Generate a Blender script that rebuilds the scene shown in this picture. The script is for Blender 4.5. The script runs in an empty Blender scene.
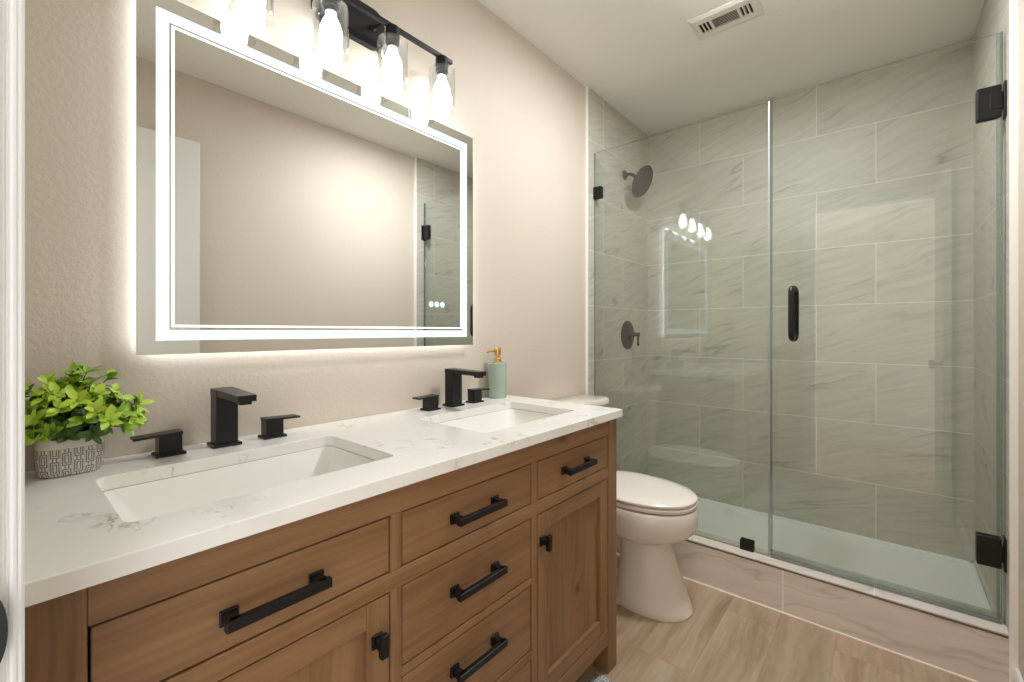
import bpy, bmesh, math, random
from mathutils import Vector, Matrix, geometry
random.seed(7)
SC = bpy.context.scene
COL = SC.collection
PI = math.pi

# ------------------------------------------------------------------ camera, world, exposure
FPX, YAW, V0, CX, CZ = 441.33, 0.7062, 331.3, 1.2548, 1.1514
cam_d = bpy.data.cameras.new('camera')
cam_d.sensor_fit = 'HORIZONTAL'
cam_d.sensor_width = 36.0
cam_d.lens = 36.0 * FPX / 1024.0
cam_d.shift_y = -(341.0 - V0) / 1024.0
cam_d.clip_start = 0.01
cam = bpy.data.objects.new('camera', cam_d)
COL.objects.link(cam)
cam.location = (CX, 0.0, CZ)
cam.rotation_euler = (PI / 2, 0, YAW)
SC.camera = cam

world = bpy.data.worlds.new('world')
SC.world = world
world.use_nodes = True
wbg = world.node_tree.nodes['Background']
wbg.inputs['Color'].default_value = (0.96, 0.98, 1.0, 1)
wbg.inputs['Strength'].default_value = 1.7

SC.view_settings.view_transform = 'Standard'
SC.view_settings.look = 'None'
SC.view_settings.gamma = 1.0
SC.view_settings.exposure = 1.1
SC.view_settings.use_curve_mapping = False
try:
    SC.cycles.use_denoising = True
    SC.cycles.max_bounces = 14
    SC.cycles.transparent_max_bounces = 24
    SC.cycles.diffuse_bounces = 6
    SC.cycles.glossy_bounces = 8
    SC.cycles.sample_clamp_indirect = 6.0
    SC.cycles.caustics_reflective = False
    SC.cycles.caustics_refractive = False
except Exception:
    pass

BULB = 7.0       # emission strength of the vanity bulbs
FILL_LAMP = 104.0       # added fill lamp, out of view on the ceiling
LED = 0.66         # mirror front band
BACK = 6.5        # mirror back light strip

# ------------------------------------------------------------------ materials
def srgb(r, g, b):
    def f(c):
        c /= 255.0
        return c / 12.92 if c <= 0.04045 else ((c + 0.055) / 1.055) ** 2.4
    return (f(r), f(g), f(b), 1.0)

class NT:
    def __init__(self, name):
        self.m = bpy.data.materials.new(name)
        self.m.use_nodes = True
        self.t = self.m.node_tree
        self.t.nodes.clear()
        self.out = self.t.nodes.new('ShaderNodeOutputMaterial')
    def n(self, typ, ins=None, **props):
        nd = self.t.nodes.new('ShaderNode' + typ)
        for k, v in props.items():
            setattr(nd, k, v)
        for k, v in (ins or {}).items():
            if isinstance(v, bpy.types.NodeSocket):
                self.t.links.new(v, nd.inputs[k])
            else:
                nd.inputs[k].default_value = v
        return nd
    def math(self, op, a, b=0.0, c=None):
        ins = {0: a, 1: b}
        if c is not None: ins[2] = c
        return self.n('Math', ins, operation=op).outputs[0]
    def mix(self, fac, a, b, blend='MIX'):
        nd = self.n('Mix', data_type='RGBA', blend_type=blend)
        for idx, v in ((0, fac), (6, a), (7, b)):
            if isinstance(v, bpy.types.NodeSocket): self.t.links.new(v, nd.inputs[idx])
            else: nd.inputs[idx].default_value = v
        return nd.outputs[2]
    def ramp(self, fac, stops):
        nd = self.n('ValToRGB', {0: fac})
        cr = nd.color_ramp
        while len(cr.elements) < len(stops): cr.elements.new(0.5)
        for e, (p, c) in zip(cr.elements, stops):
            e.position = p
            e.color = c if len(c) == 4 else (*c, 1)
        return nd.outputs[0]
    def coords(self):
        return self.n('TexCoord').outputs['Object']
    def xyz(self, v):
        s = self.n('SeparateXYZ', {0: v}); return s.outputs[0], s.outputs[1], s.outputs[2]
    def vec(self, x, y, z=0.0):
        return self.n('CombineXYZ', {0: x, 1: y, 2: z}).outputs[0]
    def noise(self, v, scale, detail=3.0, rough=0.5, dist=0.0):
        return self.n('TexNoise', {'Vector': v, 'Scale': scale, 'Detail': detail, 'Roughness': rough, 'Distortion': dist}).outputs[0]
    def bump(self, h, strength, dist=0.01):
        return self.n('Bump', {'Height': h, 'Strength': strength, 'Distance': dist}).outputs[0]
    def bsdf(self, col, rough=0.5, metal=0.0, normal=None, **extra):
        ins = {'Base Color': col, 'Roughness': rough, 'Metallic': metal}
        if normal is not None: ins['Normal'] = normal
        for k, v in extra.items(): ins[k.replace('_', ' ')] = v
        b = self.n('BsdfPrincipled', ins)
        self.t.links.new(b.outputs[0], self.out.inputs[0])
        return self.m

def plain(name, col, rough=0.5, metal=0.0, bump=0.0, scale=300.0, **extra):
    t = NT(name)
    nz = t.noise(t.coords(), scale)
    c = t.mix(t.math('MULTIPLY', nz, 0.10), col, tuple(x * 0.8 for x in col[:3]) + (1,))
    nm = t.bump(nz, bump, 0.002) if bump else None
    return t.bsdf(c, rough, metal, nm, **extra)

def emit(name, col, strength):
    t = NT(name)
    e = t.n('Emission', {0: col, 1: strength})
    t.t.links.new(e.outputs[0], t.out.inputs[0])
    return t.m

def arch_glass(name, tint, refl=1.0, ior=1.47):
    t = NT(name)
    back = t.n('NewGeometry').outputs['Backfacing']
    i = t.math('ADD', t.math('MULTIPLY', back, 1.0 / ior - ior), ior)
    fr = t.n('Fresnel', {0: i}).outputs[0]
    fr = t.math('MULTIPLY', fr, refl)
    a = t.n('BsdfTransparent', {0: tint}); b = t.n('BsdfGlossy', {0: (1, 1, 1, 1), 'Roughness': 0.0})
    mx = t.n('MixShader', {0: fr}); t.t.links.new(a.outputs[0], mx.inputs[1]); t.t.links.new(b.outputs[0], mx.inputs[2])
    t.t.links.new(mx.outputs[0], t.out.inputs[0])
    return t.m

def wall_mat(name, col):
    t = NT(name)
    v = t.coords()
    n1 = t.noise(v, 95.0, 2.0, 0.5); n2 = t.noise(v, 260.0, 2.0)
    h = t.math('ADD', n1, t.math('MULTIPLY', n2, 0.35))
    c = t.mix(t.math('MULTIPLY', t.noise(v, 3.0), 0.12), col, tuple(x * 0.9 for x in col[:3]) + (1,))
    return t.bsdf(c, 0.62, 0, t.bump(h, 0.16, 0.006))

BASE_TILE = srgb(190, 186, 173)
def tile_mat(name, plane):
    """large format stone look tile 608 x 303 mm, stacked in a 40 percent offset"""
    t = NT(name)
    x, y, z = t.xyz(t.coords())
    if plane == 'xz': U, V = x, z; us = 0.5989; off = 0.4067
    elif plane == 'yz': U, V = y, z; us = 2.265 + 0.2473; off = 0.4067
    V2 = t.math('ADD', V, -0.381 + 4 * 0.3035)
    U2 = t.math('ADD', U, -us + 0.608 * 6)
    bv = t.vec(U2, V2)
    br = t.n('TexBrick', {'Vector': bv, 'Color1': (0, 0, 0, 1), 'Color2': (1, 1, 1, 1), 'Mortar': (0, 0, 0, 1), 'Scale': 1.0,
                          'Mortar Size': 0.0018, 'Mortar Smooth': 0.25, 'Bias': 0.0, 'Brick Width': 0.608, 'Row Height': 0.3035},
             offset=off, offset_frequency=2, squash=1.0, squash_frequency=2)
    rnd = t.n('SeparateColor', {0: br.outputs[0]}).outputs[0]
    fac = br.outputs[1]
    # veins: long streaks that climb gently to the right, shifted per tile
    a = 0.30
    sx = t.math('ADD', t.math('MULTIPLY', U, math.cos(a)), t.math('MULTIPLY', V, math.sin(a)))
    sy = t.math('SUBTRACT', t.math('MULTIPLY', V, math.cos(a)), t.math('MULTIPLY', U, math.sin(a)))
    w = t.math('MULTIPLY', rnd, 37.0)
    wob = t.noise(t.vec(t.math('MULTIPLY', sx, 3.0), t.math('MULTIPLY', sy, 5.0), w), 1.0, 3.0, 0.55)
    sy2 = t.math('ADD', sy, t.math('MULTIPLY', t.math('SUBTRACT', wob, 0.5), 0.11))
    n1 = t.noise(t.vec(t.math('MULTIPLY', sx, 4.0), t.math('MULTIPLY', sy2, 48.0), w), 1.0, 5.0, 0.6)
    n2 = t.noise(t.vec(t.math('MULTIPLY', sx, 0.9), t.math('MULTIPLY', sy2, 8.0), t.math('ADD', w, 5.0)), 1.0, 2.0, 0.5)
    vein = t.math('ABSOLUTE', t.math('SUBTRACT', n2, 0.5))
    vmask = t.ramp(vein, [(0.0, (1, 1, 1)), (0.008, (0.5, 0.5, 0.5)), (0.026, (0, 0, 0))])
    brk = t.ramp(t.noise(t.vec(t.math('MULTIPLY', sx, 5.0), t.math('MULTIPLY', sy, 5.0), w), 1.0, 2.0), [(0.46, (0, 0, 0)), (0.66, (1, 1, 1))])
    vm = t.math('MULTIPLY', vmask, brk)
    c = t.ramp(n1, [(0.22, tuple(v * 0.78 for v in BASE_TILE[:3])), (0.42, tuple(v * 0.93 for v in BASE_TILE[:3])), (0.56, BASE_TILE[:3]), (0.8, tuple(min(1, v * 1.10) for v in BASE_TILE[:3]))])
    c = t.mix(t.math('MULTIPLY', vm, 0.60), c, srgb(112, 106, 97))
    c = t.mix(t.math('MULTIPLY', t.math('SUBTRACT', rnd, 0.5), 0.12), c, srgb(120, 116, 108))
    c = t.mix(fac, c, srgb(220, 217, 207))
    rg = t.math('ADD', 0.52, t.math('MULTIPLY', fac, 0.3))
    return t.bsdf(c, rg, 0, t.bump(t.math('SUBTRACT', 1.0, fac), 0.35, 0.0015))

def curb_mat(name):
    t = NT(name)
    x, y, z = t.xyz(t.coords())
    sx = t.math('ADD', x, t.math('MULTIPLY', y, 0.4)); sy = t.math('ADD', z, t.math('ADD', t.math('MULTIPLY', x, -0.10), t.math('MULTIPLY', y, 0.3)))
    wob = t.noise(t.vec(t.math('MULTIPLY', sx, 5.0), t.math('MULTIPLY', sy, 6.0), 3.3), 1.0, 3.0)
    sy2 = t.math('ADD', sy, t.math('MULTIPLY', t.math('SUBTRACT', wob, 0.5), 0.09))
    n1 = t.noise(t.vec(t.math('MULTIPLY', sx, 3.0), t.math('MULTIPLY', sy2, 24.0), 1.0), 1.0, 5.0, 0.6)
    n2 = t.noise(t.vec(t.math('MULTIPLY', sx, 1.2), t.math('MULTIPLY', sy2, 9.0), 7.0), 1.0, 2.0)
    vm = t.ramp(t.math('ABSOLUTE', t.math('SUBTRACT', n2, 0.5)), [(0.0, (1, 1, 1)), (0.012, (0.3, 0.3, 0.3)), (0.04, (0, 0, 0))])
    B = srgb(230, 219, 209)
    c = t.ramp(n1, [(0.25, tuple(v * 0.88 for v in B[:3])), (0.45, tuple(v * 0.95 for v in B[:3])), (0.6, B[:3]), (0.85, tuple(min(1, v * 1.08) for v in B[:3]))])
    c = t.mix(t.math('MULTIPLY', vm, 0.26), c, srgb(120, 110, 102))
    g = t.math('LESS_THAN', t.math('ABSOLUTE', t.math('SUBTRACT', x, 0.927)), 0.0022)
    top = t.math('GREATER_THAN', z, 0.1783)
    g2 = t.math('LESS_THAN', t.math('ABSOLUTE', t.math('SUBTRACT', x, 1.215)), 0.0018)
    g = t.math('ADD', t.math('MULTIPLY', g, t.math('SUBTRACT', 1.0, top)), t.math('MULTIPLY', g2, top))
    c = t.mix(g, c, srgb(246, 240, 232))
    return t.bsdf(c, 0.35)

def wood_mat(name, axis):
    """stained knotty pine; grain runs along the given axis"""
    t = NT(name)
    oi = t.n('ObjectInfo').outputs['Random']
    x, y, z = t.xyz(t.coords())
    L, A = (y, z) if axis == 'y' else (z, y)
    w = t.math('MULTIPLY', oi, 60.0)
    kv = t.vec(t.math('MULTIPLY', L, 5.2), t.math('MULTIPLY', A, 9.0), w)
    vor = t.n('TexVoronoi', {'Vector': kv, 'Scale': 1.0, 'Randomness': 1.0}, feature='F1')
    d = vor.outputs['Distance']
    cs = t.n('SeparateColor', {0: vor.outputs['Color']}).outputs[0]
    has = t.math('GREATER_THAN', cs, 0.86)
    knot = t.math('MULTIPLY', t.math('SUBTRACT', 1.0, t.n('MapRange', {0: d, 1: 0.03, 2: 0.13, 3: 0.0, 4: 1.0}).outputs[0]), has)
    ring = t.math('MULTIPLY', t.math('SUBTRACT', 1.0, t.n('MapRange', {0: d, 1: 0.05, 2: 0.42, 3: 0.0, 4: 1.0}).outputs[0]), has)
    wob = t.noise(t.vec(t.math('MULTIPLY', L, 2.2), t.math('MULTIPLY', A, 7.0), w), 1.0, 2.0)
    A2 = t.math('ADD', A, t.math('ADD', t.math('MULTIPLY', wob, 0.05), t.math('MULTIPLY', ring, 0.035)))
    n1 = t.noise(t.vec(t.math('MULTIPLY', L, 3.0), t.math('MULTIPLY', A2, 95.0), w), 1.0, 4.0, 0.6)
    n2 = t.noise(t.vec(t.math('MULTIPLY', L, 1.4), t.math('MULTIPLY', A2, 20.0), w), 1.0, 3.0, 0.5)
    g = t.math('ADD', t.math('MULTIPLY', n1, 0.5), t.math('MULTIPLY', n2, 0.5))
    c = t.ramp(g, [(0.28, srgb(102, 72, 45)), (0.45, srgb(130, 96, 64)), (0.58, srgb(143, 108, 74)), (0.75, srgb(157, 121, 86))])
    blot = t.noise(t.vec(t.math('MULTIPLY', L, 5.0), t.math('MULTIPLY', A, 9.0), w), 1.0, 3.0)
    c = t.mix(t.ramp(blot, [(0.5, (0, 0, 0)), (0.8, (0.35, 0.35, 0.35))]), c, srgb(138, 90, 58))
    c = t.mix(t.math('MULTIPLY', knot, 0.75), c, srgb(70, 43, 28))
    return t.bsdf(c, 0.48, 0, t.bump(n1, 0.10, 0.001))

def floor_mat(name):
    t = NT(name)
    x, y, z = t.xyz(t.coords())
    bv = t.vec(t.math('ADD', y, 5.35), t.math('ADD', x, 2.0 - 0.046))
    br = t.n('TexBrick', {'Vector': bv, 'Color1': (0, 0, 0, 1), 'Color2': (1, 1, 1, 1), 'Mortar': (0.3, 0.3, 0.3, 1), 'Scale': 1.0,
                          'Mortar Size': 0.0007, 'Mortar Smooth': 0.3, 'Bias': 0.0, 'Brick Width': 1.22, 'Row Height': 0.18},
             offset=0.37, offset_frequency=2, squash=1.0)
    rnd = t.n('SeparateColor', {0: br.outputs[0]}).outputs[0]
    w = t.math('MULTIPLY', rnd, 41.0)
    wob = t.noise(t.vec(t.math('MULTIPLY', y, 2.5), t.math('MULTIPLY', x, 8.0), w), 1.0, 3.0, 0.55)
    x2 = t.math('ADD', x, t.math('MULTIPLY', wob, 0.10))
    n1 = t.noise(t.vec(t.math('MULTIPLY', y, 4.0), t.math('MULTIPLY', x2, 70.0), w), 1.0, 5.0, 0.6)
    n2 = t.noise(t.vec(t.math('MULTIPLY', y, 1.6), t.math('MULTIPLY', x2, 13.0), w), 1.0, 3.0, 0.55)
    g = t.math('ADD', t.math('MULTIPLY', n1, 0.38), t.math('MULTIPLY', n2, 0.62))
    c = t.ramp(g, [(0.30, srgb(132, 108, 86)), (0.44, srgb(164, 138, 112)), (0.56, srgb(182, 158, 132)), (0.72, srgb(197, 176, 153))])
    c = t.mix(t.math('MULTIPLY', rnd, 0.42), c, srgb(158, 136, 116))
    bl = t.noise(t.vec(t.math('MULTIPLY', y, 3.5), t.math('MULTIPLY', x, 14.0), w), 1.0, 4.0, 0.6)
    c = t.mix(t.ramp(bl, [(0.55, (0, 0, 0)), (0.72, (0.6, 0.6, 0.6))]), c, srgb(180, 166, 148))
    c = t.mix(t.math('MULTIPLY', br.outputs[1], 0.55), c, srgb(104, 80, 60))
    return t.bsdf(c, 0.42, 0, t.bump(n1, 0.06, 0.001))

def quartz_mat(name):
    t = NT(name)
    v = t.coords()
    x, y, z = t.xyz(v)
    wob = t.n('TexNoise', {'Vector': v, 'Scale': 5.0, 'Detail': 4.0, 'Roughness': 0.6})
    q = t.n('VectorMath', {0: v, 1: t.n('VectorMath', {0: wob.outputs[1], 'Scale': 0.22}, operation='SCALE').outputs[0]}, operation='ADD').outputs[0]
    rot = t.n('Mapping', {'Vector': q, 'Rotation': (0, 0, 0.7), 'Scale': (2.2, 6.5, 4.0)}).outputs[0]
    n = t.noise(rot, 1.6, 5.0, 0.6)
    vein = t.math('ABSOLUTE', t.math('SUBTRACT', n, 0.5))
    vm = t.ramp(vein, [(0.0, (1, 1, 1)), (0.006, (0.55, 0.55, 0.55)), (0.022, (0, 0, 0))])
    mask = t.ramp(t.noise(v, 7.5, 3.0, 0.6), [(0.53, (0, 0, 0)), (0.66, (1, 1, 1))])
    c = t.mix(t.math('MULTIPLY', t.math('MULTIPLY', vm, mask), 0.75), srgb(238, 236, 231), srgb(150, 147, 142))
    cl = t.ramp(t.noise(v, 9.0, 4.0), [(0.5, (0, 0, 0)), (0.75, (0.30, 0.30, 0.30))])
    c = t.mix(cl, c, srgb(215, 213, 208))
    return t.bsdf(c, 0.16)

M = {}
M['wall'] = wall_mat('wall_paint', srgb(206, 194, 179))
M['ceiling'] = wall_mat('ceiling_paint', srgb(238, 238, 232))
M['tile_back'] = tile_mat('tile_back', 'xz')
M['tile_side'] = tile_mat('tile_side', 'yz')
M['curb'] = curb_mat('curb_stone')
M['pan'] = plain('pan_white', srgb(236, 237, 233), 0.4, bump=0.2, scale=220)
M['wood_y'] = wood_mat('wood_grain_across', 'y')
M['wood_z'] = wood_mat('wood_grain_upright', 'z')
M['dark_gap'] = plain('cabinet_inside', srgb(60, 40, 27), 0.7)
M['floor'] = floor_mat('plank_floor')
M['quartz'] = quartz_mat('white_quartz')
M['porcelain'] = plain('porcelain', srgb(236, 234, 228), 0.10, Coat_Weight=0.3)
M['toilet'] = plain('toilet_ceramic', srgb(232, 224, 214), 0.12, Coat_Weight=0.3)
M['seat'] = plain('toilet_seat_plastic', srgb(234, 226, 218), 0.2)
M['trim'] = plain('white_trim', srgb(226, 225, 222), 0.38)
M['door'] = plain('white_door_paint', srgb(222, 221, 216), 0.4)
M['edge'] = plain('tile_edge_trim', srgb(250, 247, 241), 0.35)
M['grout'] = plain('caulk', srgb(246, 240, 230), 0.5)
M['strip'] = plain('bronze_strip', srgb(104, 92, 82), 0.35, 0.6)
M['black'] = plain('matte_black_metal', srgb(20, 20, 21), 0.38, 0.25)
M['black2'] = plain('brushed_black_metal', srgb(32, 32, 33), 0.36, 0.4)
M['shower_black'] = plain('shower_matte_black', srgb(18, 18, 18), 0.62)
M['rubber'] = plain('shower_head_face', srgb(28, 28, 28), 0.65)
M['chrome'] = plain('chrome', srgb(220, 220, 222), 0.08, 1.0)
M['gold'] = plain('brushed_gold', srgb(226, 186, 120), 0.28, 1.0)
M['glass'] = arch_glass('shower_glass', (0.957, 0.98, 0.964, 1), 1.4)
M['rim'] = arch_glass('glass_rim', (0.50, 0.60, 0.54, 1), 3.0)
M['glass_edge'] = plain('glass_edge', srgb(120, 150, 138), 0.15, Transmission_Weight=0.5)
M['seal'] = arch_glass('clear_vinyl_seal', (0.74, 0.79, 0.77, 1), 2.5)
M['seal_white'] = plain('frosted_vinyl', srgb(190, 196, 194), 0.3, Transmission_Weight=0.4)
M['shade'] = arch_glass('clear_shade_glass', (0.955, 0.965, 0.965, 1), 2.2)
t_ = NT('mirror_silver'); t_.bsdf((0.90, 0.915, 0.90, 1), 0.0, 1.0); M['mirror'] = t_.m
M['alu'] = plain('mirror_housing', srgb(205, 208, 208), 0.35, 0.5)
M['led'] = emit('led_band', (0.72, 0.96, 1.0, 1), LED)
M['led_line'] = emit('led_line', (1.0, 1.0, 1.0, 1), LED * 1.6)
M['led_back'] = emit('led_back_strip', (0.93, 0.98, 1.0, 1), BACK)
M['icon'] = emit('touch_icon', (0.62, 0.78, 0.95, 1), 0.95)
M['bulb'] = emit('bulb_glow', (0.96, 0.985, 1.0, 1), BULB)
M['fill_lamp'] = emit('fill_lamp_glow', (0.94, 0.975, 1.0, 1), FILL_LAMP)  # glow of the added fill lamp
M['vent'] = plain('vent_white', srgb(226, 224, 214), 0.4)
M['void'] = plain('vent_inside', srgb(40, 36, 33), 0.8)
M['soil'] = plain('dark_soil', srgb(45, 36, 28), 0.9, bump=0.6, scale=120)
M['stem'] = plain('green_stem', srgb(74, 92, 40), 0.6)

def leaf_mat(name, a, b):
    t = NT(name)
    v = t.coords()
    c = t.mix(t.noise(v, 38.0, 2.0), a, b)
    m = t.bsdf(c, 0.42, Subsurface_Weight=0.0)
    return m
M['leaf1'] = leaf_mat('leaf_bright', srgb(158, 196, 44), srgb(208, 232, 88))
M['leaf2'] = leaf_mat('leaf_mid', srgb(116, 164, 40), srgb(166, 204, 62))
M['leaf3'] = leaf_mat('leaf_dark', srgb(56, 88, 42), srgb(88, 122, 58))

def bottle_mat():
    t = NT('frosted_green_glass')
    x, y, z = t.xyz(t.coords())
    ang = t.math('ARCTAN2', y, x)
    rib = t.math('SINE', t.math('MULTIPLY', ang, 44.0))
    c = t.mix(t.noise(t.coords(), 25.0), srgb(180, 202, 186), srgb(202, 219, 205))
    return t.bsdf(c, 0.22, 0, t.bump(rib, 0.4, 0.0012), Transmission_Weight=0.35, IOR=1.3)
M['bottle'] = bottle_mat()

def pot_mat():
    """white glaze with grey interlocking line pattern from the UV map (metres)"""
    t = NT('patterned_pot')
    uv = t.n('UVMap', uv_map='UVMap').outputs[0]
    x, y, _ = t.xyz(uv)
    W, H = 0.0145, 0.052
    cu = t.math('DIVIDE', x, W)
    row = t.math('MODULO', t.math('FLOOR', cu), 2.0)
    fx = t.math('ABSOLUTE', t.math('SUBTRACT', t.math('FRACT', cu), 0.5))
    yy = t.math('DIVIDE', t.math('SUBTRACT', y, 0.003), 0.030)
    ys = t.math('ADD', yy, t.math('MULTIPLY', row, 0.5))
    fy = t.math('ABSOLUTE', t.math('SUBTRACT', t.math('FRACT', ys), 0.5))
    px = t.math('MULTIPLY', fx, W); py = t.math('MULTIPLY', fy, 0.030)
    def box(ax, ay): return t.math('MAXIMUM', t.math('SUBTRACT', px, ax), t.math('SUBTRACT', py, ay))
    def line(d, wd): return t.math('LESS_THAN', t.math('ABSOLUTE', d), wd)
    l1 = line(box(0.0050, 0.0108), 0.00075)
    l2 = line(box(0.0021, 0.0074), 0.0007)
    outside = t.math('GREATER_THAN', py, 0.0108)
    l3 = t.math('MULTIPLY', line(t.math('SUBTRACT', px, 0.0022), 0.0007), outside)
    edge = line(t.math('SUBTRACT', px, W / 2), 0.0003)
    m = t.math('MINIMUM', t.math('ADD', t.math('ADD', l1, l2), t.math('ADD', l3, t.math('MULTIPLY', edge, 0.5))), 1.0)
    band = t.math('LESS_THAN', y, H)
    m = t.math('MULTIPLY', m, band)
    base = t.mix(band, srgb(226, 223, 216), srgb(214, 210, 203))
    c = t.mix(m, base, srgb(112, 106, 103))
    return t.bsdf(c, 0.4, 0, t.bump(t.math('SUBTRACT', 1.0, m), 0.5, 0.001))
M['pot'] = pot_mat()

# ------------------------------------------------------------------ mesh helpers (world coordinates, metres)
def new(): return bmesh.new()

def add_box(bm, x0, x1, y0, y1, z0, z1, bev=0.0, seg=2):
    vs = [bm.verts.new(p) for p in ((x0, y0, z0), (x1, y0, z0), (x1, y1, z0), (x0, y1, z0), (x0, y0, z1), (x1, y0, z1), (x1, y1, z1), (x0, y1, z1))]
    fs = [bm.faces.new([vs[i] for i in q]) for q in ((0, 3, 2, 1), (4, 5, 6, 7), (0, 1, 5, 4), (1, 2, 6, 5), (2, 3, 7, 6), (3, 0, 4, 7))]
    if bev > 0:
        es = list({e for f in fs for e in f.edges})
        bmesh.ops.bevel(bm, geom=es, offset=bev, segments=seg, profile=0.5, affect='EDGES')
    return vs

def box(x0, x1, y0, y1, z0, z1, bev=0.0, seg=2):
    bm = new(); add_box(bm, x0, x1, y0, y1, z0, z1, bev, seg); return bm

def rings(bm, loops, closed=True, cap0=True, cap1=True):
    L = [[bm.verts.new(p) for p in lp] for lp in loops]
    n = len(L[0])
    for a, b in zip(L, L[1:]):
        for i in range(n if closed else n - 1):
            j = (i + 1) % n
            bm.faces.new((a[i], a[j], b[j], b[i]))
    if cap0: bm.faces.new(list(reversed(L[0])))
    if cap1: bm.faces.new(L[-1])
    return L

def lathe(bm, prof, c=(0, 0, 0), axis=(0, 0, 1), n=32, cap=True):
    """prof: (radius, height) pairs along axis from c"""
    q = Vector((0, 0, 1)).rotation_difference(Vector(axis).normalized())
    loops = []
    for r, h in prof:
        loops.append([Vector(c) + q @ Vector((r * math.cos(2 * PI * i / n), r * math.sin(2 * PI * i / n), h)) for i in range(n)])
    rings(bm, loops, True, cap and prof[0][0] > 1e-6, cap and prof[-1][0] > 1e-6)

def tube(bm, pts, r, n=12, cap=True):
    pts = [Vector(p) for p in pts]
    rr = r if isinstance(r, (list, tuple)) else [r] * len(pts)
    up = None; loops = []
    for i, p in enumerate(pts):
        d = (pts[min(i + 1, len(pts) - 1)] - pts[max(i - 1, 0)]).normalized()
        if up is None:
            up = d.orthogonal().normalized()
        up = (up - d * up.dot(d)).normalized()
        s = d.cross(up)
        loops.append([p + (up * math.cos(2 * PI * k / n) + s * math.sin(2 * PI * k / n)) * rr[i] for k in range(n)])
    rings(bm, loops, True, cap, cap)

def rrect(x0, x1, y0, y1, r, n=6):
    out = []
    for cx, cy, a0 in ((x1 - r, y1 - r, 0), (x0 + r, y1 - r, PI / 2), (x0 + r, y0 + r, PI), (x1 - r, y0 + r, 3 * PI / 2)):
        for k in range(n + 1):
            a = a0 + k * PI / 2 / n
            out.append((cx + r * math.cos(a), cy + r * math.sin(a)))
    return out

def obj(name, bm, mat, parent=None, smooth=False, mats=None):
    bmesh.ops.recalc_face_normals(bm, faces=bm.faces)
    if smooth:
        for f in bm.faces: f.smooth = True
    off = Vector((0, 0, 0)); p = parent
    while p is not None:
        off += Vector(p.location); p = p.parent
    if off.length > 0: bmesh.ops.translate(bm, verts=bm.verts, vec=-off)
    me = bpy.data.meshes.new(name); bm.to_mesh(me); bm.free()
    for m in (mats or [mat]): me.materials.append(m)
    if smooth:
        try: me.set_sharp_from_angle(angle=math.radians(38))
        except Exception: pass
    o = bpy.data.objects.new(name, me); COL.objects.link(o)
    if parent is not None: o.parent = parent
    return o

def struct(name, bm, mat, parent=None, smooth=False):
    o = obj(name, bm, mat, parent, smooth)
    if parent is None: o['kind'] = 'structure'
    return o

def tag(o, label, cat, group=None):
    o['label'] = label; o['category'] = cat
    if group: o['group'] = group
    return o

def thing(name, label, cat, loc, group=None):
    o = bpy.data.objects.new(name, None); COL.objects.link(o)
    o.location = loc; o.empty_display_size = 0.05
    return tag(o, label, cat, group)

def dup(root, loc, label):
    def cp(o, par):
        c = o.copy(); COL.objects.link(c); c.parent = par
        for ch in list(o.children): cp(ch, c)
        return c
    r = cp(root, None); r.location = loc; r['label'] = label
    return r

# ------------------------------------------------------------------ dimensions
W, YB, ZC = 1.5488, 2.8802, 2.4803      # tiled right wall, tiled back wall, ceiling
WD = 1.565                               # painted right wall
YT = 2.0887                              # where the tile and the curb begin
JL, JR, DH = 0.795, 1.515, 2.125         # doorway in the front wall
YG = 2.163                               # shower glass plane

# ------------------------------------------------------------------ setting
struct('floor', box(-0.12, 1.72, -1.4, 3.0, -0.06, 0.0), M['floor'])
struct('ceiling', box(-0.12, 1.70, -0.13, 3.0, ZC, ZC + 0.08), M['ceiling'])
struct('wall_left', box(-0.10, 0.0, -0.12, 3.0, 0.0, ZC), M['wall'])
struct('wall_right', box(WD, WD + 0.10, -0.12, 3.0, 0.0, ZC), M['wall'])
struct('wall_back', box(0.0, WD, YB, YB + 0.10, 0.0, ZC), M['tile_back'])
bm = new()
add_box(bm, 0.0, JL - 0.018, -0.12, 0.0, 0.0, ZC)
add_box(bm, JL - 0.018, JR + 0.018, -0.12, 0.0, DH + 0.018, ZC)
add_box(bm, JR + 0.018, WD, -0.12, 0.0, 0.0, ZC)
struct('wall_front', bm, M['wall'])
struct('wall_added_hall', box(-0.6, 2.6, -1.42, -1.32, 0.0, ZC), M['wall'])  # unseen hall wall, added to dim the doorway's reflection in the shower glass
struct('wall_shower_left', box(0.0, 0.012, YT + 0.004, YB, 0.0, ZC), M['tile_side'])
struct('wall_shower_right', box(W, WD, YT + 0.004, YB, 0.0, ZC), M['tile_side'])
struct('trim_1', box(0.0, 0.0145, YT - 0.001, YT + 0.0045, 0.0, ZC, 0.001), M['edge'])
struct('trim_2', box(W - 0.002, WD, YT - 0.006, YT + 0.004, 0.0, ZC, 0.001), M['edge'])
# doorway jambs and casing
bm = new()
add_box(bm, JL - 0.018, JL, -0.12, 0.0, 0.0, DH)
add_box(bm, JR, JR + 0.018, -0.12, 0.0, 0.0, DH)
add_box(bm, JL - 0.018, JR + 0.018, -0.12, 0.0, DH, DH + 0.018)
struct('trim_3', bm, M['trim'])
bm = new()
def casing(bm, x0, x1):
    # moulded inner face casing: three stepped bands
    p = [(x1, 0.0), (x1, 0.0045), (x1 - 0.0016, 0.0050), (x1 - 0.0016, 0.0060), (x1 - 0.0004, 0.0068), (x1 - 0.0002, 0.0085), (x1 - 0.0012, 0.0100), (x1 - 0.0032, 0.0108), (x1 - 0.0036, 0.0125), (x1 - 0.006, 0.0142), (x1 - 0.03, 0.0120), (x0, 0.0145), (x0, 0.0)]
    rings(bm, [[(a, b, z) for a, b in p] for z in (0.0, DH + 0.06)])
casing(bm, JL - 0.070, JL - 0.010)
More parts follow.
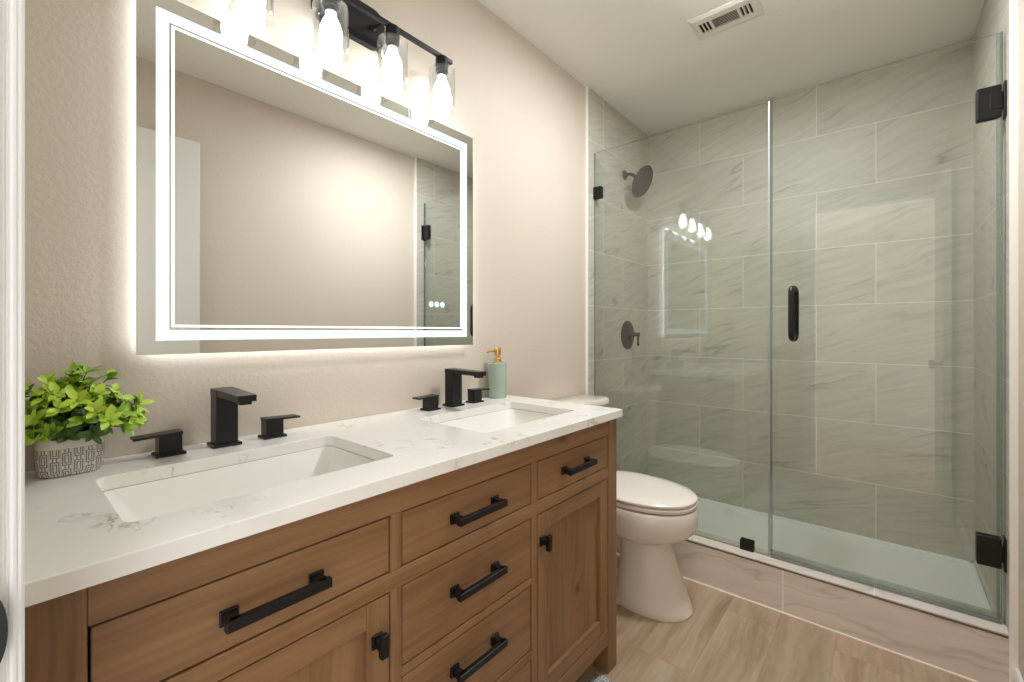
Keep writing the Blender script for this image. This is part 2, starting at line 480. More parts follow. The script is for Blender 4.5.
struct('trim_4', bm, M['trim'])
struct('trim_5', box(JL - 0.07, WD, 0.0, 0.0135, DH + 0.01, DH + 0.07, 0.002), M['trim'])
# baseboards
def baseboard(bm, pts_fn):
    pts_fn(bm)
bm = new()
prof = [(0.0, 0.0), (0.013, 0.0), (0.013, 0.078), (0.008, 0.092), (0.0, 0.096)]
rings(bm, [[(WD - a, y, b) for a, b in prof] for y in (0.02, YT - 0.002)])
struct('baseboard_right', bm, M['trim'])
bm = new()
rings(bm, [[(a, y, b) for a, b in prof] for y in (1.402, YT - 0.013)])
struct('baseboard_left', bm, M['trim'])
# open white door resting against the right wall (seen in the mirror)
d1 = struct('door_1', box(1.502, 1.537, 0.016, 0.686, 0.008, DH - 0.004, 0.0015), M['door'])
bm = new()
lathe(bm, [(0.026, 0.0), (0.026, 0.005), (0.012, 0.008), (0.012, 0.028), (0.024, 0.036), (0.028, 0.048), (0.022, 0.060), (0.0, 0.062)], (1.5022, 0.625, 0.95), (-1, 0, 0))
obj('door_handle', bm, M['black'], d1, True)
# strike plate with a curved lip on the left jamb
bm = new()
rings(bm, [[(JL + 0.0005 + t, y, 0.948 + s * z) for y, z, s in [(-0.075, 0.030, -1)] + [(-0.006 + 0.0120 * math.cos(k * PI / 20), 0.030 * math.sin(k * PI / 20), 1) for k in range(-10, 11)] + [(-0.075, 0.030, 1)]] for t in (0.0, 0.0025)])
tag(obj('strike_plate', bm, M['black']), 'black metal strike plate on the white door jamb at the left edge', 'strike plate')

# shower curb and pan
bm = new()
add_box(bm, 0.012, W, YT, YT + 0.125, 0.004, 0.1755)
add_box(bm, 0.012, W, YT + 0.007, YT + 0.130, 0.1755, 0.1845, 0.0015)
cb = struct('shower_curb', bm, M['curb'])
obj('metal_edge', box(0.012, W - 0.004, YT - 0.001, YT + 0.008, 0.1757, 0.1795, 0.0008), M['strip'], cb)['label'] = 'thin dark metal edging strip along the curb top'
obj('caulk_line', box(0.012, W, YT - 0.004, YT + 0.002, 0.0, 0.005), M['grout'], cb)
bm = new()
nx = 24
add_box(bm, 0.012, W, YT + 0.125, YB, 0.0, 0.094)
add_box(bm, 0.012, 0.030, YT + 0.125, YB, 0.094, 0.106, 0.003)
add_box(bm, W - 0.018, W, YT + 0.125, YB, 0.094, 0.106, 0.003)
add_box(bm, 0.012, W, YB - 0.018, YB, 0.094, 0.106, 0.003)
sp = struct('shower_pan', bm, M['pan'])

# ------------------------------------------------------------------ vanity
XF = 0.540
van = thing('bathroom_vanity', 'long brown pine double vanity with black pulls under the white countertop', 'vanity', (0.28, 0.705, 0.0))
PY = [(0.020, 0.071), (1.336, 1.3965)]
ZTOP = 0.8580
# legs (corner posts)
for (y0, y1) in PY:
    obj('leg', box(XF - 0.055, XF, y0, y1, 0.0, ZTOP, 0.0025), M['wood_z'], van)
    obj('leg', box(0.012, 0.067, y0, y1, 0.0, ZTOP, 0.0025), M['wood_z'], van)
RZ = [(0.803, ZTOP), (0.660, 0.695), (0.098, 0.152)]
for z0, z1 in RZ:
    obj('rail', box(XF - 0.022, XF - 0.001, 0.071, 1.336, z0, z1, 0.0012), M['wood_y'], van)
ST = [(0.486, 0.511), (0.919, 0.945)]
for y0, y1 in ST:
    bm = new()
    add_box(bm, XF - 0.022, XF - 0.001, y0, y1, 0.695, 0.803, 0.0012)
    add_box(bm, XF - 0.022, XF - 0.001, y0, y1, 0.152, 0.660, 0.0012)
    obj('stile', bm, M['wood_z'], van)
for z0, z1 in ((0.483, 0.501), (0.2885, 0.3095)):
    obj('rail', box(XF - 0.022, XF - 0.001, 0.511, 0.919, z0, z1, 0.0012), M['wood_y'], van)
# carcass: bottom board, back, inner face behind the gaps, side panels
bm = new()
add_box(bm, 0.016, XF - 0.030, 0.036, 1.376, 0.100, 0.118)
add_box(bm, 0.016, 0.026, 0.036, 1.376, 0.118, ZTOP - 0.004)
add_box(bm, XF - 0.036, XF - 0.026, 0.060, 1.345, 0.118, ZTOP - 0.004)
obj('carcass', bm, M['dark_gap'], van)
for y0, y1 in ((0.028, 0.040), (1.372, 1.384)):
    obj('side_panel', box(0.06, XF - 0.052, y0, y1, 0.10, ZTOP, 0.001), M['wood_z'], van)

def pull(parent, yc, zc, ln=0.178):
    bm = new(); x = XF - 0.002
    for s in (-1, 1):
        yy = yc + s * (ln / 2 - 0.012)
        add_box(bm, x, x + 0.006, yy - 0.012, yy + 0.012, zc - 0.0108, zc + 0.0108, 0.0012)
        add_box(bm, x + 0.004, x + 0.030, yy - 0.0075, yy + 0.0075, zc - 0.0075, zc + 0.0075, 0.001)
    add_box(bm, x + 0.022, x + 0.034, yc - ln / 2, yc + ln / 2, zc - 0.0075, zc + 0.0075, 0.0012)
    obj('drawer_pull', bm, M['black'], parent)

def drawer(y0, y1, z0, z1, yc, zc, ln=0.178):
    g = 0.0028
    d = obj('drawer', box(XF - 0.022, XF - 0.002, y0 + g, y1 - g, z0 + g, z1 - g, 0.0022), M['wood_y'], van)
    pull(d, yc, zc, ln)
drawer(0.071, 0.486, 0.695, 0.803, 0.2795, 0.746, 0.150)
drawer(0.511, 0.919, 0.695, 0.803, 0.7105, 0.747, 0.152)
drawer(0.945, 1.336, 0.695, 0.803, 1.134, 0.749, 0.150)
drawer(0.511, 0.919, 0.501, 0.660, 0.7105, 0.589, 0.152)
drawer(0.511, 0.919, 0.3095, 0.483, 0.7105, 0.417, 0.152)
drawer(0.511, 0.919, 0.152, 0.2885, 0.7105, 0.217, 0.152)

def cdoor(y0, y1, z0, z1, knob_y):
    g = 0.0028; y0 += g; y1 -= g; z0 += g; z1 -= g; s = 0.047
    d = obj('door', box(XF - 0.020, XF - 0.0125, y0 + s - 0.004, y1 - s + 0.004, z0 + s - 0.004, z1 - s + 0.004), M['wood_z'], van)
    for a, b in ((y0, y0 + s), (y1 - s, y1)):
        obj('door_stile', box(XF - 0.022, XF - 0.002, a, b, z0, z1, 0.0012), M['wood_z'], d)
    for a, b in ((z1 - s, z1), (z0, z0 + s)):
        obj('door_rail', box(XF - 0.022, XF - 0.002, y0 + s + 0.0004, y1 - s - 0.0004, a, b, 0.0012), M['wood_y'], d)
    bm = new(); x = XF - 0.002; zc = 0.583
    add_box(bm, x, x + 0.006, knob_y - 0.011, knob_y + 0.011, zc - 0.012, zc + 0.012, 0.0012)
    add_box(bm, x + 0.004, x + 0.022, knob_y - 0.0075, knob_y + 0.0075, zc - 0.0075, zc + 0.0075, 0.001)
    add_box(bm, x + 0.018, x + 0.030, knob_y - 0.0075, knob_y + 0.0075, zc - 0.0205, zc + 0.0205, 0.0012)
    obj('door_knob', bm, M['black'], d)
cdoor(0.071, 0.486, 0.152, 0.660, 0.456)
cdoor(0.945, 1.336, 0.152, 0.660, 0.966)

# countertop with two sink cutouts
CT, CB = 0.8837, 0.8583
HOLES = [(0.158, 0.448, 0.118, 0.562), (0.158, 0.448, 0.838, 1.280)]
outer = [(0.002, 0.004), (0.558, 0.004), (0.558, 1.4035), (0.002, 1.4035)]
hl = [rrect(h[0], h[1], h[2], h[3], 0.018, 5) for h in HOLES]
polys = [[Vector((a, b, 0)) for a, b in outer]] + [[Vector((a, b, 0)) for a, b in reversed(h)] for h in hl]
tris = geometry.tessellate_polygon(polys)
flat = [p for pl in polys for p in pl]
bm = new()
top = [bm.verts.new((p.x, p.y, CT)) for p in flat]
bot = [bm.verts.new((p.x, p.y, CB)) for p in flat]
for a, b, c in tris:
    bm.faces.new((top[a], top[b], top[c])); bm.faces.new((bot[c], bot[b], bot[a]))
i0 = 0
for pl in polys:
    n = len(pl)
    for i in range(n):
        a, b = i0 + i, i0 + (i + 1) % n
        bm.faces.new((top[a], top[b], bot[b], bot[a]))
    i0 += n
bmesh.ops.recalc_face_normals(bm, faces=bm.faces)
es = [e for e in bm.edges if len(e.link_faces) == 2 and abs(e.verts[0].co.z - CT) < 1e-5 and abs(e.verts[1].co.z - CT) < 1e-5 and e.calc_face_angle(0) > 1.0]
bmesh.ops.bevel(bm, geom=es, offset=0.0018, segments=2, profile=0.5, affect='EDGES')
tag(obj('countertop', bm, M['quartz']), 'white grey-veined quartz countertop on the brown vanity', 'countertop')

def basin(h, label):
    x0, x1, y0, y1 = h
    root = thing('sink_basin', label, 'sink', ((x0 + x1) / 2, (y0 + y1) / 2, 0.735), 'undermount sinks')
    e = 0.006
    bm = new()
    lv = [(CB - 0.0005, -0.016, 0.03), (CB - 0.0005, e - 0.002, 0.02), (CB - 0.006, e, 0.022), (CB - 0.03, e + 0.010, 0.03), (CB - 0.085, e + 0.034, 0.042), (CB - 0.108, e + 0.050, 0.05), (CB - 0.114, e + 0.075, 0.05)]
    loops = [[(a, b, z) for a, b in rrect(x0 + i, x1 - i, y0 + i, y1 - i, r, 7)] for z, i, r in lv]
    L = rings(bm, loops, True, False, False)
    cx, cy = (x0 + x1) / 2, (y0 + y1) / 2
    # floor slopes to the drain
    n = len(loops[-1])
    dr = [bm.verts.new((cx + 0.024 * math.cos(2 * PI * (i + 0.5) / n), cy + 0.024 * math.sin(2 * PI * (i + 0.5) / n), CB - 0.120)) for i in range(n)]
    last = L[-1]
    for i in range(n):
        j = (i + 1) % n
        bm.faces.new((last[i], last[j], dr[j], dr[i]))
    o = obj('bowl', bm, M['porcelain'], root, True)
    sm = o.modifiers.new('thickness', 'SOLIDIFY'); sm.thickness = 0.006; sm.offset = -1
    bm = new()
    lathe(bm, [(0.0, 0.0), (0.023, 0.0), (0.023, 0.003), (0.017, 0.005), (0.0, 0.006)], (cx, cy, CB - 0.1205))
    obj('drain', bm, M['black2'], root, True)
basin(HOLES[0], 'white rectangular undermount sink nearest the potted plant')
basin(HOLES[1], 'white rectangular undermount sink nearest the soap bottle and toilet')

# faucets
def faucet(y, label):
    root = thing('faucet', label, 'faucet', (0.062, y, CT), 'black widespread faucets')
    bm = new()
    add_box(bm, 0.035, 0.091, y - 0.029, y + 0.029, CT, CT + 0.007, 0.0015)
    add_box(bm, 0.041, 0.084, y - 0.0225, y + 0.0225, CT + 0.005, CT + 0.132, 0.002)
    # flat cantilevered spout with a slight taper
    a = [(0.041, -0.0225, CT + 0.1175), (0.041, 0.0225, CT + 0.1175), (0.041, 0.0225, CT + 0.1335), (0.041, -0.0225, CT + 0.1335)]
    b = [(0.208, -0.0185, CT + 0.116), (0.208, 0.0185, CT + 0.116), (0.208, 0.0185, CT + 0.130), (0.208, -0.0185, CT + 0.130)]
    rings(bm, [[(p[0], y + p[1], p[2]) for p in q] for q in (a, b)])
    obj('spout', bm, M['black2'], root)
    obj('aerator', box(0.178, 0.202, y - 0.0115, y + 0.0115, CT + 0.109, CT + 0.1165, 0.001), M['black'], root)
    for s in (-1, 1):
        yy = y + s * 0.106
        bm = new()
        add_box(bm, 0.041, 0.087, yy - 0.027, yy + 0.027, CT, CT + 0.006, 0.0015)
        add_box(bm, 0.046, 0.082, yy - 0.0205, yy + 0.0205, CT + 0.005, CT + 0.046, 0.0015)
        h = obj('handle', bm, M['black2'], root)
        ya, yb = sorted((yy - s * 0.021, yy + s * 0.062))
        bm = new()
        za = CT + 0.044
        lo, hi = (0.0085, 0.0055) 
        rings(bm, [[(0.0455, yy - s * 0.0215, za), (0.0825, yy - s * 0.0215, za), (0.0825, yy - s * 0.0215, za + 0.006), (0.0455, yy - s * 0.0215, za + 0.006)],
                   [(0.0455, yy + s * 0.062, za - 0.002), (0.0825, yy + s * 0.062, za - 0.002), (0.0825, yy + s * 0.062, za + 0.0025), (0.0455, yy + s * 0.062, za + 0.0025)]])
        obj('lever', bm, M['black2'], h)
    return root
faucet(0.352, 'black square faucet with two lever handles behind the sink by the plant')
faucet(1.073, 'black square faucet with two lever handles behind the sink by the soap bottle')

# soap dispenser
sd = thing('soap_dispenser', 'ribbed green glass soap bottle with gold pump at the counter corner', 'soap dispenser', (0.05, 1.322, CT))
bm = new()
lathe(bm, [(0.0, 0.0005), (0.034, 0.0005), (0.0365, 0.003), (0.0365, 0.134), (0.0355, 0.139), (0.016, 0.142), (0.0, 0.142)], (0.05, 1.322, CT), n=64)
obj('bottle', bm, M['bottle'], sd, True)
bm = new()
lathe(bm, [(0.0155, 0.140), (0.0155, 0.158), (0.0135, 0.160), (0.007, 0.1605), (0.007, 0.170), (0.0125, 0.171), (0.0135, 0.173), (0.0135, 0.199), (0.012, 0.202), (0.0, 0.202)], (0.05, 1.322, CT))
tube(bm, [(0.05, 1.322, CT + 0.189), (0.050, 1.30, CT + 0.189), (0.050, 1.278, CT + 0.1885), (0.051, 1.262, CT + 0.185)], [0.0048, 0.0045, 0.004, 0.0035], 10)
obj('pump', bm, M['gold'], sd, True)

# ------------------------------------------------------------------ potted plant
pp = thing('potted_plant', 'bushy bright green artificial plant in a patterned white pot on the counter', 'plant', (0.072, 0.098, CT))
PXC, PYC = 0.070, 0.094
def oval(sx, sy, z, n=48, e=3.0):
    out = []
    for i in range(n):
        a = 2 * PI * i / n
        c, s = math.cos(a), math.sin(a)
        out.append((PXC + sx * math.copysign(abs(c) ** (2 / e), c), PYC + sy * math.copysign(abs(s) ** (2 / e), s), z))
    return out
bm = new()
lv = [(0.027, 0.036, 0.0005), (0.032, 0.042, 0.002), (0.0355, 0.0455, 0.009), (0.037, 0.047, 0.03), (0.0375, 0.0475, 0.074), (0.037, 0.047, 0.0765), (0.034, 0.044, 0.0765), (0.033, 0.043, 0.060)]
L = rings(bm, [oval(a, b, CT + z) for a, b, z in lv], True, True, True)
uvl = bm.loops.layers.uv.new('UVMap')
per = {}
for lp in L:
    n = len(lp)
    ds = [(L[3][(i + 1) % n].co - L[3][i].co).length for i in range(n)]
    acc = 0.0
    for i, v in enumerate(lp):
        per[v] = acc / sum(ds)
        acc += ds[i]
PL = 0.0145 * 18
for f in bm.faces:
    us = [per[l.vert] for l in f.loops]
    wrap = max(us) - min(us) > 0.5
    for l in f.loops:
        u = per[l.vert]
        if wrap and u < 0.5: u += 1.0
        l[uvl].uv = (u * PL, l.vert.co.z - CT)
obj('pot', bm, M['pot'], pp, True)
bm = new()
rings(bm, [oval(0.0332, 0.0432, CT + 0.060), oval(0.02, 0.03, CT + 0.068)], True, True, True)
obj('soil', bm, M['soil'], pp)

def leaf(bm, base, d, up, ln, wd, curl, mi):
    d = d.normalized(); s = d.cross(up)
    if s.length < 1e-4: s = d.orthogonal()
    s.normalize(); nrm = s.cross(d).normalized()
    prof = [(0.0, 0.10), (0.18, 0.62), (0.42, 1.0), (0.68, 0.88), (0.88, 0.48), (1.0, 0.04)]
    rows = []
    for t, w in prof:
        c = base + d * ln * t - nrm * (curl * ln * t * t)
        h = wd * w * 0.5
        rows.append([bm.verts.new(c - s * h + nrm * h * 0.35), bm.verts.new(c), bm.verts.new(c + s * h + nrm * h * 0.35)])
    for a, b in zip(rows, rows[1:]):
        for k in (0, 1):
            f = bm.faces.new((a[k], a[k + 1], b[k + 1], b[k])); f.material_index = mi; f.smooth = True

fol, stm = new(), new()
rnd = random.Random(21)
def inside(p):
    return p.x > 0.008 and p.y > 0.008
top_c = Vector((PXC, PYC, CT + 0.065))
tips = []
for k in range(74):
    a = k * 2.39996 + rnd.uniform(-0.2, 0.2)
    el = math.radians(rnd.choice((0, 14, 28, 42, 56, 70, 84)) + rnd.uniform(-8, 8))
    R = rnd.uniform(0.60, 1.0)
    px = PXC + 0.016 + math.cos(el) * math.cos(a) * 0.078 * R
    py = PYC + math.cos(el) * math.sin(a) * 0.105 * R
    pz = CT + 0.082 + math.sin(el) * 0.098 * R
    tips.append(Vector((max(px, 0.020), max(py, 0.018), pz)))
tips += [Vector(v) for v in ((0.085, 0.196, CT + 0.122), (0.08, 0.185, CT + 0.100), (0.07, 0.150, CT + 0.180), (0.085, 0.095, CT + 0.198), (0.09, 0.115, CT + 0.192),
         (0.10, 0.03, CT + 0.165), (0.115, 0.165, CT + 0.080), (0.120, 0.085, CT + 0.080), (0.105, 0.178, CT + 0.090), (0.115, 0.05, CT + 0.085), (0.12, 0.12, CT + 0.075))]
for k, tip in enumerate(tips):
    root = top_c + Vector((rnd.uniform(-0.016, 0.016), rnd.uniform(-0.026, 0.026), 0))
    mid = (root + tip) * 0.5 + Vector((0, 0, 0.016))
    tube(stm, [root, mid, tip], [0.0013, 0.0011, 0.0008], 6)
    ax = ((tip - mid).normalized() + Vector((0.25, -0.15, 0.45))).normalized()
    rr = (tip - Vector((PXC, PYC, CT + 0.07))).length
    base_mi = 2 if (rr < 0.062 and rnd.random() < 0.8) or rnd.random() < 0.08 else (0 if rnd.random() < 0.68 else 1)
    nl = rnd.choice((5, 6, 7))
    for j in range(nl):
        b = j * 2.4 + rnd.uniform(-0.4, 0.4)
        side = ax.orthogonal().normalized()
        side.rotate(Matrix.Rotation(b, 3, ax))
        d = (ax * rnd.uniform(0.15, 1.5) + side).normalized()
        ln = rnd.uniform(0.019, 0.030)
        if not inside(tip + d * ln): d = Vector((abs(d.x), abs(d.y), d.z))
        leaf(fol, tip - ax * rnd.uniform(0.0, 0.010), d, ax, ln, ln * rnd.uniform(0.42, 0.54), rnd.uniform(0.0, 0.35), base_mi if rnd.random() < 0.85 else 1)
    for j in range(5):                                        # lower darker leaves on the stem
        q = mid.lerp(tip, rnd.uniform(0.0, 0.8))
        side = ax.orthogonal().normalized(); side.rotate(Matrix.Rotation(rnd.uniform(0, 2 * PI), 3, ax))
        d = (ax * 0.6 + side).normalized(); ln = rnd.uniform(0.018, 0.026)
        if not inside(q + d * ln): d = Vector((abs(d.x), abs(d.y), d.z))
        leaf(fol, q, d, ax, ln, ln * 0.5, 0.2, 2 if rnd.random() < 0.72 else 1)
obj('foliage', fol, None, pp, False, [M['leaf1'], M['leaf2'], M['leaf3']])
obj('stems', stm, M['stem'], pp, True)

# ------------------------------------------------------------------ lit mirror
XM = 0.030
MY0, MY1, MZ0, MZ1 = 0.1965, 1.2035, 1.0995, 1.9000
mr = thing('lit_mirror', 'large rectangular wall mirror with glowing white border above the vanity', 'mirror', (0.0, 0.70, MZ0))
obj('mirror_glass', box(XM - 0.005, XM, MY0, MY1, MZ0, MZ1, 0.0006, 1), M['mirror'], mr)
obj('housing', box(0.002, XM - 0.006, MY0 + 0.05, MY1 - 0.05, MZ0 + 0.05, MZ1 - 0.05, 0.002), M['alu'], mr)
def frame_ring(y0, y1, z0, z1, t, x0, x1):
    bm = new()
    add_box(bm, x0, x1, y0, y1, z0, z0 + t); add_box(bm, x0, x1, y0, y1, z1 - t, z1)
    add_box(bm, x0, x1, y0, y0 + t, z0 + t, z1 - t); add_box(bm, x0, x1, y1 - t, y1, z0 + t, z1 - t)
    return bm
I = 0.0335
obj('light_band', frame_ring(MY0 + I, MY1 - I, MZ0 + I - 0.002, MZ1 - I, 0.0235, XM, XM + 0.0006), M['led'], mr)
I2 = I + 0.0235 + 0.0045
obj('light_line', frame_ring(MY0 + I2, MY1 - I2, MZ0 + I2, MZ1 - I2, 0.0050, XM, XM + 0.0006), M['led_line'], mr)
bs = 0.016
obj('back_light', frame_ring(MY0 + bs, MY1 - bs, MZ0 + bs, MZ1 - bs, 0.010, 0.016, 0.0245), M['led_back'], mr)
for k in range(3):
    bm = new()
    yc = 0.9975 + 0.0255 * k
    lathe(bm, [(0.0065, 0.0), (0.0095, 0.0), (0.0095, 0.0006), (0.0065, 0.0006), (0.0065, 0.0)], (XM, yc, 1.247), (1, 0, 0), 24, False)
    lathe(bm, [(0.0035, 0.0), (0.0035, 0.0006)], (XM, yc, 1.247), (1, 0, 0), 12)
    obj('touch_button', bm, M['icon'], mr)['label'] = 'small glowing round touch button'

# ------------------------------------------------------------------ vanity light
LX, LYS, BARZ = 0.089, (0.402, 0.600, 0.798, 0.996), 2.092
vl = thing('vanity_light', 'black four-bulb bar light with clear glass shades above the mirror', 'wall light', (0.0, 0.70, 2.09))
bm = new()
pl = rrect(0.70 - 0.115, 0.70 + 0.115, 2.046, 2.166, 0.042, 8)
rings(bm, [[(x, a, b) for a, b in pl] for x in (0.001, 0.022)])
obj('backplate', bm, M['black2'], vl)
obj('bar', box(LX - 0.0065, LX + 0.0065, 0.358, 1.040, BARZ - 0.0065, BARZ + 0.0065, 0.001), M['black'], vl)
for yy in (0.60 + 0.03, 0.77):
    bm = new()
    tube(bm, [(0.020, yy, BARZ + 0.012), (LX, yy, BARZ)], 0.0055, 12)
    lathe(bm, [(0.0, 0), (0.010, 0.0), (0.010, 0.006), (0.0, 0.008)], (0.0215, yy, BARZ + 0.012), (1, 0, 0), 16)
    obj('arm', bm, M['black2'], vl, True)
for yy in LYS:
    bm = new()
    lathe(bm, [(0.0, 2.088), (0.021, 2.088), (0.0215, 2.084), (0.0215, 2.040), (0.0175, 2.036), (0.0175, 2.026), (0.0, 2.026)], (LX, yy, 0), n=28)
    s = obj('lamp_socket', bm, M['black'], vl, True)
    bm = new()
    lathe(bm, [(0.0225, 2.049), (0.038, 2.049), (0.0455, 2.044), (0.0475, 2.036), (0.0475, 1.913), (0.0448, 1.913), (0.0448, 2.034), (0.043, 2.041), (0.036, 2.046), (0.0225, 2.046), (0.0225, 2.049)], (LX, yy, 0), n=40, cap=False)
    obj('glass_shade', bm, M['shade'], s, True)
    bm = new()
    lathe(bm, [(0.0, 2.030), (0.0130, 2.030), (0.0140, 2.016), (0.0205, 2.002), (0.0275, 1.984), (0.0300, 1.966), (0.0285, 1.948), (0.0215, 1.933), (0.010, 1.926), (0.0, 1.925)], (LX, yy, 0), n=28)
    obj('light_bulb', bm, M['bulb'], s, True)

# ------------------------------------------------------------------ unseen fill lamp, added to brighten the room's lower half
cl = thing('added_fill_light', 'added out-of-view fill lamp, round and flush on the ceiling in front of the vanity', 'added fill light', (0.85, 1.70, ZC))
bm = new()
lathe(bm, [(0.0, 0.0), (0.12, 0.0), (0.12, -0.016), (0.112, -0.018), (0.0, -0.018)], (0.85, 1.70, ZC - 0.0005), n=48)
obj('base', bm, M['vent'], cl, True)
bm = new()
lathe(bm, [(0.110, -0.018), (0.109, -0.021), (0.09, -0.023), (0.045, -0.024), (0.0, -0.024)], (0.85, 1.70, ZC - 0.0005), n=48)
obj('diffuser', bm, M['fill_lamp'], cl, True)

# ------------------------------------------------------------------ toilet
YT0 = 1.825
to = thing('toilet', 'white elongated toilet with closed lid between vanity and shower', 'toilet', (0.35, YT0, 0.0))
def rr(x0, x1, hw, r, z): return [(a, b, z) for a, b in rrect(x0, x1, YT0 - hw, YT0 + hw, r, 6)]
def egg(xb, xf, hw, z, n=44, sharp=2.15):
    out = []
    xc = xb + (xf - xb) * 0.46
    for i in range(n):
        a = 2 * PI * i / n
        c, s = math.cos(a), math.sin(a)
        ax = (xf - xc) if c >= 0 else (xc - xb)
        e = sharp if c >= 0 else 2.8
        out.append((xc + ax * math.copysign(abs(c) ** (2 / e), c), YT0 + hw * math.copysign(abs(s) ** (2 / e), s), z))
    return out
bm = new()
lv = [(0.33, 0.648, 0.126, 0.0), (0.33, 0.651, 0.128, 0.008), (0.335, 0.643, 0.125, 0.03), (0.35, 0.616, 0.117, 0.10), (0.36, 0.584, 0.108, 0.18), (0.365, 0.562, 0.104, 0.250), (0.36, 0.560, 0.106, 0.276),
      (0.28, 0.590, 0.136, 0.294), (0.20, 0.637, 0.166, 0.312), (0.17, 0.660, 0.180, 0.335), (0.16, 0.668, 0.185, 0.365), (0.16, 0.671, 0.187, 0.415), (0.16, 0.664, 0.182, 0.430), (0.19, 0.63, 0.15, 0.432)]
rings(bm, [egg(*l) for l in lv])
obj('bowl', bm, M['toilet'], to, True)
# trapway bulge and rear block that carries the tank
bm = new()
tube(bm, [(0.40, YT0, 0.16), (0.34, YT0, 0.225), (0.28, YT0, 0.245), (0.23, YT0, 0.215), (0.21, YT0, 0.12), (0.21, YT0, 0.01)], [0.04, 0.05, 0.054, 0.054, 0.05, 0.05], 18)
add_box(bm, 0.03, 0.26, YT0 - 0.10, YT0 + 0.10, 0.30, 0.418, 0.02, 3)
rings(bm, [rr(0.08, 0.46, 0.116, 0.05, 0.0), rr(0.08, 0.46, 0.116, 0.05, 0.016), rr(0.09, 0.45, 0.106, 0.045, 0.024)])
obj('trapway', bm, M['toilet'], to, True)
bm = new()
lathe(bm, [(0.016, 0.0), (0.016, 0.012), (0.011, 0.022), (0.0, 0.025)], (0.315, YT0 - 0.094, 0.022))
obj('bolt_cap', bm, M['toilet'], to, True)
bm = new()
rings(bm, [egg(0.205, 0.657, 0.172, 0.4340), egg(0.20, 0.666, 0.178, 0.4375), egg(0.20, 0.667, 0.179, 0.4485), egg(0.205, 0.655, 0.174, 0.4530)])
obj('seat', bm, M['seat'], to, True)
bm = new()
rings(bm, [egg(0.20, 0.657, 0.173, 0.4560), egg(0.195, 0.666, 0.179, 0.4595), egg(0.195, 0.666, 0.179, 0.4665), egg(0.20, 0.657, 0.172, 0.4740), egg(0.22, 0.61, 0.14, 0.4790), egg(0.27, 0.53, 0.08, 0.4810)])
add_box(bm, 0.185, 0.225, YT0 - 0.085, YT0 + 0.085, 0.432, 0.466, 0.006)
obj('seat_lid', bm, M['seat'], to, True)
bm = new()
rings(bm, [rr(0.03, 0.150, 0.165, 0.03, 0.402), rr(0.022, 0.160, 0.175, 0.035, 0.43), rr(0.015, 0.168, 0.186, 0.035, 0.60), rr(0.015, 0.172, 0.194, 0.035, 0.784)])
obj('tank', bm, M['toilet'], to, True)
bm = new()
rings(bm, [rr(0.013, 0.176, 0.202, 0.03, 0.785), rr(0.012, 0.184, 0.208, 0.032, 0.789), rr(0.012, 0.184, 0.208, 0.032, 0.809), rr(0.014, 0.180, 0.204, 0.03, 0.815), rr(0.02, 0.172, 0.196, 0.026, 0.8175)])
obj('tank_lid', bm, M['toilet'], to, True)

# ------------------------------------------------------------------ bath mat (one corner shows below the vanity)
bm = new()
mx0, mx1, my0, my1 = 0.503, 0.96, 0.50, 1.318
G = 70
rm = random.Random(3)
nx_, ny_ = 34, 62
grid = [[bm.verts.new((mx0 + (mx1 - mx0) * i / nx_, my0 + (my1 - my0) * j / ny_, 0.0)) for j in range(ny_ + 1)] for i in range(nx_ + 1)]
for i in range(nx_ + 1):
    for j in range(ny_ + 1):
        e = min(i, nx_ - i, j, ny_ - j)
        v = grid[i][j]
        v.co.z = 0.003 if e == 0 else (0.012 if e == 1 else 0.016) + rm.uniform(-0.004, 0.004)
        v.co.x += rm.uniform(-0.003, 0.003); v.co.y += rm.uniform(-0.003, 0.003)
for i in range(nx_):
    for j in range(ny_):
        bm.faces.new((grid[i][j], grid[i + 1][j], grid[i + 1][j + 1], grid[i][j + 1]))
edge = [e for e in bm.edges if len(e.link_faces) == 1]
r_ = bmesh.ops.extrude_edge_only(bm, edges=edge)
for v in r_['geom']:
    if isinstance(v, bmesh.types.BMVert): v.co.z = 0.0005
t_ = NT('bath_mat_pile')
nz_ = t_.noise(t_.coords(), 130.0, 3.0, 0.7)
t_.bsdf(t_.ramp(nz_, [(0.35, srgb(96, 94, 93)), (0.5, srgb(170, 167, 165)), (0.65, srgb(222, 220, 217))]), 0.95, 0, t_.bump(nz_, 0.9, 0.006))
M['mat'] = t_.m
tag(obj('bath_mat', bm, M['mat'], None, True), 'grey fluffy bath mat corner on the floor below the vanity', 'bath mat')

# ------------------------------------------------------------------ shower glass
GT0, GB0 = 2.140, 0.1850
X0, XJ, X1 = 0.015, 0.862, 1.537
gp = thing('shower_glass_panel', 'fixed clear glass shower panel on the left, held by two black clamps', 'shower panel', (X0, YG, GB0))
def pane(x0, x1, z0, z1, parent):
    o = obj('glass_pane', box(x0, x1, YG - 0.005, YG + 0.005, z0, z1), None, parent, False, [M['glass'], M['rim']])
    for p in o.data.polygons:
        if abs(p.normal.y) < 0.5: p.material_index = 1
pane(X0, XJ, GB0, GT0, gp)
obj('edge_seal', box(XJ + 0.0005, XJ + 0.0050, YG - 0.0075, YG - 0.0052, GB0 + 0.002, GT0 - 0.002), M['seal_white'], gp)['label'] = 'pale vertical seal strip on the panel edge'
def clamp(x0, x1, z0, z1):
    bm = new()
    add_box(bm, x0, x1, YG - 0.0145, YG - 0.0052, z0, z1, 0.002)
    add_box(bm, x0, x1, YG + 0.0052, YG + 0.0145, z0, z1, 0.002)
    return bm
bm = clamp(0.0125, 0.060, 1.884, 1.948); add_box(bm, 0.0122, 0.0148, YG - 0.0145, YG + 0.0145, 1.884, 1.948)
obj('clamp', bm, M['black'], gp)
bm = clamp(0.752, 0.806, 0.1846, 0.229)
